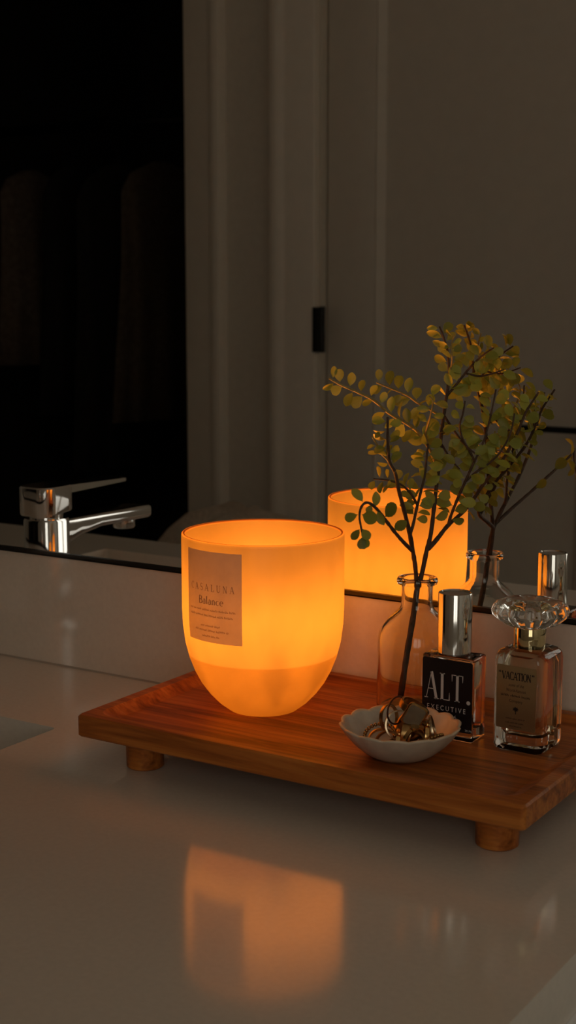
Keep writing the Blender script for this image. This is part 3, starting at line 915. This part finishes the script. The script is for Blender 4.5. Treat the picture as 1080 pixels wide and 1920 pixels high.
def leafy(nm, t0, t1, count, size, jitter=0.5, tilt=0.55, face=0.6, taper=0.7, up=0.15, lit=0.0):
    cp = curves[nm]
    for k in range(count):
        t = t0 + (t1 - t0) * (k + 0.5 * lr.random()) / max(1, count)
        f = t * (len(cp) - 1)
        i = min(int(f), len(cp) - 2)
        p = cp[i].lerp(cp[i + 1], f - i)
        d = (cp[min(i + 1, len(cp) - 1)] - cp[max(i - 1, 0)]).normalized()
        side = d.cross(view).normalized()
        s = 1 if k % 2 == 0 else -1
        rnd = Vector((lr.uniform(-1, 1), lr.uniform(-1, 1), lr.uniform(-1, 1)))
        axis = side * s + d * tilt + Vector((0, 0, up)) + rnd * jitter
        axis.normalize()
        sz = 0.9 * size * (1 - (1 - taper) * t) * lr.uniform(0.82, 1.15)
        # keep clear of the mirror behind
        if p.y + axis.y * sz > -0.003: axis.y = min(axis.y, (-0.003 - p.y) / sz)
        nrm = view * face + Vector((lr.uniform(-1, 1), lr.uniform(-1, 1), lr.uniform(-0.3, 1))) * (1 - face)
        # blades turn towards the brighter side, here the candle
        nrm = nrm.normalized() + (Vector((CX, CY, 0.13)) - p).normalized() * -lit
        add_leaf(p, axis, nrm, sz)

DROOP = [
    ((-0.3817, -0.158, 0.1813), (-0.3867, -0.16, 0.1883)),
    ((-0.3803, -0.147, 0.1773), (-0.3786, -0.149, 0.1849)),
    ((-0.3805, -0.151, 0.1799), (-0.3817, -0.153, 0.1755)),
    ((-0.3848, -0.128, 0.1686), (-0.3776, -0.13, 0.1765)),
    ((-0.383, -0.161, 0.1753), (-0.3903, -0.163, 0.1723)),
    ((-0.3816, -0.161, 0.1754), (-0.3718, -0.163, 0.1736)),
    ((-0.3809, -0.144, 0.1756), (-0.3767, -0.146, 0.169)),
    ((-0.3905, -0.106, 0.1575), (-0.3828, -0.108, 0.1629)),
    ((-0.3819, -0.161, 0.1676), (-0.3858, -0.163, 0.1616)),
    ((-0.3809, -0.161, 0.1677), (-0.376, -0.163, 0.1628)),
    ((-0.3805, -0.161, 0.1636), (-0.3796, -0.163, 0.1568)),
    ((-0.3811, -0.16, 0.1634), (-0.3772, -0.162, 0.1581)),
]
for b_, t_ in DROOP:
    ax = Vector(t_) - Vector(b_)
    add_leaf(Vector(b_), ax, view + Vector((lr.uniform(-.4, .4), lr.uniform(-.4, .4), lr.uniform(-.2, .4))), ax.length * 1.05, 0.0004)
leafy('A', 0.66, 1.0, 12, 0.0100, 0.5, 0.2, 0.35, 0.85, lit=-0.7)
leafy('A1', 0.3, 1.0, 5, 0.0085, 0.5, 0.4, 0.3)
leafy('A2', 0.22, 1.0, 24, 0.0112, 0.8, 0.3, 0.5, 0.95)
leafy('A3', 0.1, 1.0, 12, 0.0095, 0.6, 0.5, 0.2, 0.8)
leafy('B', 0.26, 0.66, 15, 0.0112, 0.8, 0.3, 0.4, 0.95)
leafy('B', 0.72, 1.0, 14, 0.0105, 0.35, 0.35, 0.6, 0.85, lit=-0.5)
leafy('B2', 0.2, 1.0, 6, 0.0095, 0.4, 0.5, 0.1)
leafy('C', 0.26, 0.55, 12, 0.0100, 0.6, 0.3, 0.45, 0.9)
leafy('C', 0.58, 1.0, 12, 0.0105, 0.5, 0.5, 0.35, 0.9)
leafy('C2', 0.08, 1.0, 27, 0.0115, 0.6, 0.3, 0.55, 0.9)
leafy('C3', 0.1, 1.0, 14, 0.0110, 0.5, 0.3, 0.65, 0.75)
leafy('C4', 0.1, 1.0, 16, 0.0108, 0.6, 0.3, 0.5, 0.9)
leafy('L1', 0.12, 0.55, 12, 0.0105, 0.6, 0.3, 0.4, 0.95)
leafy('L1', 0.56, 1.0, 11, 0.0112, 0.25, 0.25, 0.75, 0.75, up=0.30, lit=-0.8)
leafy('L2', 0.2, 1.0, 11, 0.0112, 0.3, 0.3, 0.7, 0.85, up=0.4, lit=-0.7)
leafy('L3', 0.1, 1.0, 9, 0.0100, 0.6, 0.3, 0.4, 0.9)
leafy('M', 0.1, 1.0, 10, 0.0105, 0.7, 0.2, 0.45, 1.0)
leafy('N', 0.05, 1.0, 16, 0.0112, 0.5, 0.3, 0.6, 0.85)
leafy('N2', 0.1, 1.0, 9, 0.0105, 0.5, 0.4, 0.5, 0.9)
leafy('E', 0.2, 1.0, 7, 0.0105, 0.8, 0.3, 0.4, 1.0)

# ------------------------------------------------------------------ perfume bottle with the black label
def bevel_block(x0, x1, y0, y1, z0, z1, bev, seg=3):
    return new_box(x0, x1, y0, y1, z0, z1, bev=bev, seg=seg)

alt = empty('perfume_bottle', (-0.36345, -0.0772, TZF))
AW, AD, AH = 0.0342, 0.0190, 0.0516
g = bevel_block(-AW/2, AW/2, -AD/2, AD/2, 0, AH, 0.0016)
link_mesh('glass_body', g, 'clear_glass', alt, smooth=True)
lq = link_mesh('perfume', rr_loft([(AW - 0.0075, AD - 0.0065, 0.003, 0.0075), (AW - 0.0055, AD - 0.0045, 0.004, 0.0095), (AW - 0.0055, AD - 0.0045, 0.004, 0.0460), (AW - 0.010, AD - 0.007, 0.004, 0.0480)]), 'perfume_inside', alt, smooth=True)
link_mesh('neck_ring', lathe(bmesh.new(), [(0, AH - 0.0002), (0.0078, AH - 0.0002), (0.0078, AH + 0.0022), (0, AH + 0.0022)], 32), 'cap_silver', alt, smooth=True)
link_mesh('cap', lathe(bmesh.new(), [(0, AH + 0.0008), (0.0098, AH + 0.0008), (0.0103, AH + 0.0013), (0.0103, 0.0885), (0.0100, 0.0892), (0.0093, 0.0893), (0.0086, 0.0886), (0, 0.0884)], 64), 'cap_silver', alt, smooth=True)
yl = -AD/2 - 0.00025
bm = bmesh.new()
LX0, LX1, LZ0a, LZ1a = -0.0163, 0.0168, 0.0062, 0.0497
loft(bm, [[(cx_, y, cz_) for cx_, cz_ in rounded_rect(LX1 - LX0, LZ1a - LZ0a, 0.0014, 4, (LX0 + LX1) / 2, (LZ0a + LZ1a) / 2)] for y in (-AD/2 - 0.00005, yl)])
lb = link_mesh('label', bm, 'label_black', alt)
lb['label'] = 'black front label with white print'
wp = lambda u, v: (u, yl - 0.00008, v)
bm = bmesh.new()
serif_text(bm, 'ALT', -0.0142, 0.0246, 0.0165, 0.145, 0.03, wp, width=0.0253, gap=0.05)
link_mesh('lettering', bm, 'print_white', lb)
bm = bmesh.new()
c0 = [bm.verts.new(wp(0.0144 + 0.00125 * math.cos(a), 0.0250 + 0.00125 * math.sin(a))) for a in [2*PI*k/20 for k in range(20)]]
bm.faces.new(c0)
link_mesh('lettering', bm, 'print_white', lb)
bm = bmesh.new()
sans_text(bm, 'E X E C U T I V E', -0.0001, 0.0180, 0.0030, wp, width=0.0254, center=True)
sans_text(bm, 'N o . 2 6', 0.0004, 0.0136, 0.0026, wp, width=0.0125, center=True)
sans_text(bm, '30 ML', 0.0150, 0.0072, 0.0013, wp, width=0.0050, center=True)
link_mesh('lettering', bm, 'print_white', lb)
tag(alt, 'square glass perfume bottle with black label and silver cap', 'perfume')

# ------------------------------------------------------------------ perfume bottle with the flower stopper
vac = empty('perfume_bottle', (-0.3172, -0.0722, TZF), math.radians(-2.5))
VW, VD, VH = 0.0318, 0.0330, 0.0612
lv_ = [(VW - 0.006, VD - 0.006, 0.003, 0.0), (VW - 0.002, VD - 0.002, 0.0042, 0.0012), (VW, VD, 0.0050, 0.0040), (VW, VD, 0.0050, VH - 0.0065), (VW - 0.001, VD - 0.001, 0.0052, VH - 0.0035), (VW - 0.004, VD - 0.004, 0.0058, VH - 0.0012), (VW - 0.010, VD - 0.010, 0.0060, VH)]
link_mesh('glass_body', rr_loft(lv_, n=6), 'clear_glass', vac, smooth=True)
link_mesh('perfume', rr_loft([(VW - 0.013, VD - 0.013, 0.004, 0.0100), (VW - 0.0085, VD - 0.0085, 0.005, 0.0125), (VW - 0.0085, VD - 0.0085, 0.005, 0.0515), (VW - 0.014, VD - 0.014, 0.005, 0.0555)], n=6), 'perfume_inside_tan', vac, smooth=True)
link_mesh('collar', lathe(bmesh.new(), [(0, VH - 0.0006), (0.0090, VH - 0.0006), (0.0094, VH + 0.0006), (0.0094, VH + 0.0118), (0.0088, VH + 0.0128), (0, VH + 0.0128)], 48), 'gold_collar', vac, smooth=True)
for k in range(16):
    a = 2 * PI * k / 16
    bm = bmesh.new()
    bmesh.ops.create_uvsphere(bm, u_segments=8, v_segments=6, radius=0.0017)
    link_mesh('collar_bead', bm, 'gold_collar', vac, smooth='all', loc=(0.0078 * math.cos(a), 0.0078 * math.sin(a), VH + 0.0146))
# stopper: thick glass disc of twelve petals, faceted underneath, domed on top
def petals(a, r, z):
    if r < 0.006: return (1.0, 0.0)
    s = abs(math.cos(6 * a))
    return (0.88 + 0.12 * s ** 0.6, 0.0)
bm = lathe(bmesh.new(), [(0, VH + 0.0164), (0.0098, VH + 0.0152), (0.0128, VH + 0.0128), (0.0178, VH + 0.0150), (0.0224, VH + 0.0192), (0.0230, VH + 0.0218), (0.0215, VH + 0.0252), (0.0160, VH + 0.0276), (0.0090, VH + 0.0284), (0.0040, VH + 0.0276), (0, VH + 0.0272)], 72, rfun=petals)
link_mesh('stopper', bm, 'clear_glass', vac, smooth=True)
yv = -VD/2 - 0.00025
bm = bmesh.new()
loft(bm, [[(cx_, y, cz_) for cx_, cz_ in rounded_rect(0.0252, 0.0380, 0.0010, 3, 0.0, 0.0335)] for y in (-VD/2 - 0.00005, yv)])
lb2 = link_mesh('label', bm, 'foil_label', vac)
lb2['label'] = 'gold foil label with dark print'
wv = lambda u, v: (u, yv - 0.00008, v)
bm = bmesh.new()
serif_text(bm, 'VACATION', 0.0, 0.0442, 0.0046, 0.17, 0.085, wv, width=0.0186, gap=-0.03, center=True)
for sx in (-1, 1):
    for k in range(2):
        xx = sx * (0.0101 + 0.0008 * k)
        strokes_mesh(bm, [([(0, 0), (0.0002 * sx, 0.0011)], [0.0007, 0.0004])], xx, 0.0478, 1, 1, wv)
sans_text(bm, 'scent of the', 0.0, 0.0402, 0.0018, wv, width=0.0098, center=True, shear=0.25)
sans_text(bm, 'World-Famous', 0.0, 0.0370, 0.0018, wv, width=0.0125, center=True, shear=0.15)
rng = random.Random(9)
scribble(bm, 0.0, 0.0340, 0.0190, 0.0013, wv, rng)
sans_text(bm, 'Company', 0.0, 0.0308, 0.0017, wv, width=0.0085, center=True)
for zz, ww in ((0.0205, 0.012), (0.0180, 0.012), (0.0160, 0.008)):
    scribble(bm, 0.0, zz, ww, 0.0008, wv, rng)
# small palm tree emblem
pts = []
for k in range(26):
    a = 2 * PI * k / 26
    r = 0.0016 * (1 + 0.25 * math.cos(7 * a))
    pts.append(bm.verts.new(wv(r * math.cos(a), 0.0268 + 0.8 * r * math.sin(a))))
bm.faces.new(pts)
strokes_mesh(bm, [([(0, 0), (0.0001, 0.0022)], [0.0006, 0.0004])], 0, 0.0238, 1, 1, wv)
link_mesh('lettering', bm, 'print_dark', lb2)
tag(vac, 'rectangular glass perfume bottle with gold collar and clear flower stopper', 'perfume')

# ------------------------------------------------------------------ ring dish
BX, BY, BR, BZ = -0.3740, -0.1262, 0.0352, 0.0184
dish = empty('ring_dish', (BX, BY, TZF))
NP = 14
def scal(a, r, z):
    t = max(0.0, (r - 0.012) / (BR - 0.012))
    s = abs(math.sin(NP / 2 * a + 0.3))
    return (1 + t * 0.055 * (s ** 0.6 - 0.6), 0.0016 * t * t * (s ** 0.7 - 0.5))
dprof = [(0, 0.0010), (0.0135, 0.0010), (0.0150, 0.0), (0.0172, 0.0004), (0.0215, 0.0030), (0.0270, 0.0075), (0.0315, 0.0125), (0.0345, 0.0172), (0.0351, 0.0183)]
drim = [(0.0346, 0.0189), (0.0336, 0.0188)]
din = [(0.0326, 0.0178), (0.0297, 0.0132), (0.0255, 0.0087), (0.0205, 0.0054), (0.0160, 0.0038), (0, 0.0034)]
mi = [0] * (len(dprof) - 1) + [1] * (len(drim) + 1) + [0] * len(din)
allp = dprof + drim + din
link_mesh('bowl', lathe(bmesh.new(), allp, 160, rfun=scal, midx=mi[:len(allp) - 1]), ['ceramic', 'ceramic_edge'], dish, smooth='all')
tag(dish, 'small scalloped stoneware dish filled with rings', 'dish')

RG = 'rings piled in the scalloped dish'
def ring_frame(name, pos, tilt, spin):
    o = empty(name, pos)
    o.rotation_euler = (tilt[0], tilt[1], spin)
    return o
def band_mesh(R, w, t, seg=36, wavy=0.0, profile='flat'):
    bm = bmesh.new()
    if profile == 'round':
        tube(bm, [(R * math.cos(2*PI*k/seg), R * math.sin(2*PI*k/seg), wavy * math.sin(6*PI*k/seg)) for k in range(seg)], t, seg=8, closed=True)
    else:
        lathe(bm, [(R, -w/2), (R + t, -w/2 + t*0.2), (R + t*1.15, 0), (R + t, w/2 - t*0.2), (R, w/2)], seg, close=True)
    return bm
def at(px, pz, y): return (px, y, pz)
def add_ring(pos, rot, R, label, mat='gold_old', w=0.003, t=0.0008, profile='flat', extra=None):
    o = empty('ring', pos); o.rotation_euler = rot
    link_mesh('band', band_mesh(R, w, t, profile=profile), mat, o, smooth=True)
    if extra: extra(o)
    tag(o, label, 'ring', RG)
    return o
def disc_top(R, a, b, mat='gold', th=0.0012):
    def f(o):
        bm = lathe(bmesh.new(), [(0, 0), (1.0, 0), (1.06, 0.4), (1.0, 0.9), (0.8, 1.0), (0, 0.96)], 28)
        bmesh.ops.transform(bm, matrix=Matrix.Diagonal((a, b, th, 1)), verts=bm.verts)
        p = link_mesh('setting', bm, mat, o, smooth=True, loc=(R + 0.0006, 0, 0))
        p.rotation_euler = (0, PI / 2, 0)
    return f
def bead_ring(pos, rot, R, nb, rb, label, mat='gold_old'):
    o = empty('beaded_ring', pos); o.rotation_euler = rot
    bm0 = bmesh.new(); bmesh.ops.create_uvsphere(bm0, u_segments=10, v_segments=7, radius=rb)
    first = link_mesh('bead', bm0, mat, o, smooth='all', loc=(R, 0, 0))
    for k in range(1, nb):
        a = 2 * PI * k / nb
        c = first.copy(); COL.objects.link(c); c.parent = o
        c.location = (R * math.cos(a), R * math.sin(a), 0)
    link_mesh('cord', band_mesh(R, 0, rb * 0.35, profile='round'), mat, o, smooth='all')
    tag(o, label, 'ring', RG)
    return o

zf = TZF + 0.0042
R_ = math.radians
def signet(o):
    bm = rr_loft([(0.0085, 0.0105, 0.0018, 0.0), (0.0118, 0.0140, 0.0026, 0.0012), (0.0121, 0.0143, 0.0026, 0.0026), (0.0108, 0.0130, 0.0022, 0.0034)], n=4)
    p = link_mesh('setting', bm, 'gold_old', o, smooth=True, loc=(0, -0.0082, 0)); p.rotation_euler = (R_(90), 0, 0)
    link_mesh('stone', rr_loft([(0.0103, 0.0124, 0.0022, 0.0033), (0.0098, 0.0118, 0.0022, 0.0040)], n=4), 'stone_brown', p, smooth=True)
bead_ring((-0.3852, -0.1300, TZF + 0.0112), (R_(26), R_(6), 0), 0.0090, 24, 0.00118, 'beaded gold ring lying flat at the rim of the dish')
add_ring((-0.3775, -0.1235, TZF + 0.0255), (R_(90), 0, R_(75)), 0.0082, 'thin dark wire ring standing on edge above the pile', 'wire_dark', profile='round', t=0.00055)
add_ring((-0.3850, -0.1195, TZF + 0.0185), (R_(80), 0, R_(82)), 0.0076, 'narrow gold ring leaning upright beside the wire ring', 'gold_old', w=0.0022, t=0.0007)
add_ring((-0.3745, -0.1260, TZF + 0.0175), (R_(70), R_(-25), R_(50)), 0.0080, 'smooth pale band leaning across the middle of the pile', 'silver_old', w=0.0026, t=0.0009)
add_ring((-0.3835, -0.1310, TZF + 0.0090), (R_(30), R_(12), 0), 0.0072, 'plain gold band lying inside the beaded ring', 'gold', w=0.0020, t=0.0008)
add_ring((-0.3680, -0.1205, TZF + 0.0275), (R_(8), R_(28), R_(32)), 0.0078, 'signet ring with a large flat brown stone on top of the pile', 'gold_old', w=0.0045, t=0.0012, extra=signet)
add_ring((-0.3575, -0.1272, TZF + 0.0140), (R_(14), R_(-82), R_(20)), 0.0074, 'gold ring topped with a long oval disc right below the signet ring', 'gold', w=0.0026, t=0.0009, extra=disc_top(0.0074, 0.0024, 0.0046))
add_ring((-0.3630, -0.1312, TZF + 0.0120), (R_(10), R_(-76), R_(-25)), 0.0074, 'gold ring topped with a small round disc', 'gold', w=0.0028, t=0.0009, extra=disc_top(0.0074, 0.0026, 0.0032))
add_ring((-0.3715, -0.1345, TZF + 0.0085), (R_(14), R_(-80), R_(10)), 0.0070, 'gold ring topped with a narrow oval disc low in the pile', 'gold', w=0.0026, t=0.0009, extra=disc_top(0.0070, 0.0019, 0.0040))
add_ring((-0.3695, -0.1225, TZF + 0.0165), (R_(62), R_(18), R_(-30)), 0.0079, 'wide gold band under the signet ring', 'gold_old', w=0.0052, t=0.0011)
add_ring((-0.3545, -0.1225, TZF + 0.0170), (R_(75), R_(20), R_(110)), 0.0082, 'slim pale ring propped against the dish wall', 'silver_old', w=0.0018, t=0.0006)
add_ring((-0.3600, -0.1345, TZF + 0.0100), (R_(60), R_(-35), R_(15)), 0.0073, 'square edged gold band in front of the disc rings', 'gold_old', w=0.0044, t=0.0010)
add_ring((-0.3780, -0.1345, TZF + 0.0085), (R_(48), R_(25), R_(-20)), 0.0070, 'thin bronze band between the beaded ring and the oval disc', 'gold_old', w=0.0024, t=0.0008)
add_ring((-0.3680, -0.1290, TZF + 0.0140), (R_(82), R_(5), R_(-70)), 0.0074, 'broad bronze cuff ring in the thick of the pile', 'gold_old', w=0.0060, t=0.0010)
add_ring((-0.3645, -0.1195, TZF + 0.0110), (R_(25), R_(-20), 0), 0.0078, 'heavy bronze band at the bottom of the pile', 'gold_old', w=0.0050, t=0.0014)
bead_ring((-0.3520, -0.1290, TZF + 0.0135), (R_(-10), R_(-36), 0), 0.0068, 20, 0.00098, 'fine beaded ring sloping up the dish wall')

# ------------------------------------------------------------------ what the mirror shows of the room behind
def garment(pos, rz, w, h, mat, label, seed, name):
    o = empty(name, pos, rz)
    rg = random.Random(seed)
    ph = [rg.uniform(0, 6) for _ in range(4)]
    loops = []
    for (t, ww, dd) in ((0.0, 0.22, 0.5), (0.05, 0.75, 0.75), (0.12, 0.95, 0.95), (0.4, 0.92, 1.0), (0.7, 0.98, 1.15), (1.0, 1.06, 1.3)):
        lp = []
        for k in range(40):
            a = 2 * PI * k / 40
            f = 1 + t * 0.16 * math.sin(9 * a + ph[0]) + t * 0.08 * math.sin(5 * a + ph[1] + 3 * t)
            lp.append((w / 2 * ww * math.cos(a) * f, 0.034 * dd * math.sin(a) * f * 1.1, -t * h))
        loops.append(lp)
    bm = bmesh.new(); loft(bm, loops)
    link_mesh('cloth', bm, mat, o, smooth='all')
    bm = bmesh.new()
    tube(bm, catmull([(0, 0, -0.01), (0, 0, 0.035), (0.012, 0, 0.05), (0.02, 0, 0.068), (0.0, 0, 0.087), (-0.02, 0, 0.068)], 4), 0.0022, seg=6)
    link_mesh('hanger_hook', bm, 'black_metal', o, smooth='all')
    tag(o, label, 'garment', 'clothes hanging in the closet')
zr = 0.70
garment((-2.17, -2.02, zr - 0.10), R_(88), 0.34, 0.62, 'cloth_brown', 'brown garment hanging next to the closet door jamb', 1, 'hanging_garment')
garment((-2.31, -2.02, zr - 0.10), R_(92), 0.30, 0.75, 'cloth_black', 'black garment hanging between the brown and the long dark garments', 2, 'hanging_garment')
garment((-2.455, -2.02, zr - 0.10), R_(86), 0.26, 0.62, 'cloth_black', 'long dark garment hanging in the middle of the closet', 3, 'hanging_garment')
garment((-2.60, -2.02, zr - 0.10), R_(93), 0.22, 0.50, 'cloth_tan', 'short tan garment hanging deep in the closet', 4, 'hanging_garment')
bm = bmesh.new(); tube(bm, [(XL + 0.02, -2.02, zr), (-1.64, -2.02, zr)], 0.014, seg=14)
tag(link_mesh('closet_rod', bm, 'black_metal', smooth='all'), 'dark closet rod carrying the clothes', 'rod')

hamper = empty('laundry_hamper', (-1.44, -1.27, ZF))
link_mesh('basket', lathe(bmesh.new(), [(0, 0), (0.17, 0), (0.175, 0.01), (0.20, 0.66), (0.203, 0.665), (0.197, 0.67), (0.185, 0.66), (0.16, 0.02), (0, 0.02)], 40), 'wicker', hamper, smooth=True)
tag(hamper, 'woven laundry hamper standing by the closet door', 'hamper')
rg = random.Random(5)
def lump(a, r, z): return (1 + 0.07 * math.sin(3 * a + z * 30) + 0.05 * math.sin(7 * a + 1), 0.010 * math.sin(2 * a + 0.6) + 0.006 * math.sin(5 * a))
tw_ = link_mesh('towel', lathe(bmesh.new(), [(0, 0.0), (0.150, 0.0), (0.166, 0.02), (0.160, 0.05), (0.135, 0.09), (0.10, 0.115), (0.05, 0.13), (0, 0.133)], 48, rfun=lump), 'towel_grey', smooth='all', loc=(-1.44, -1.27, ZF + 0.66))
tag(tw_, 'crumpled grey brown towel heaped on the laundry hamper', 'towel')
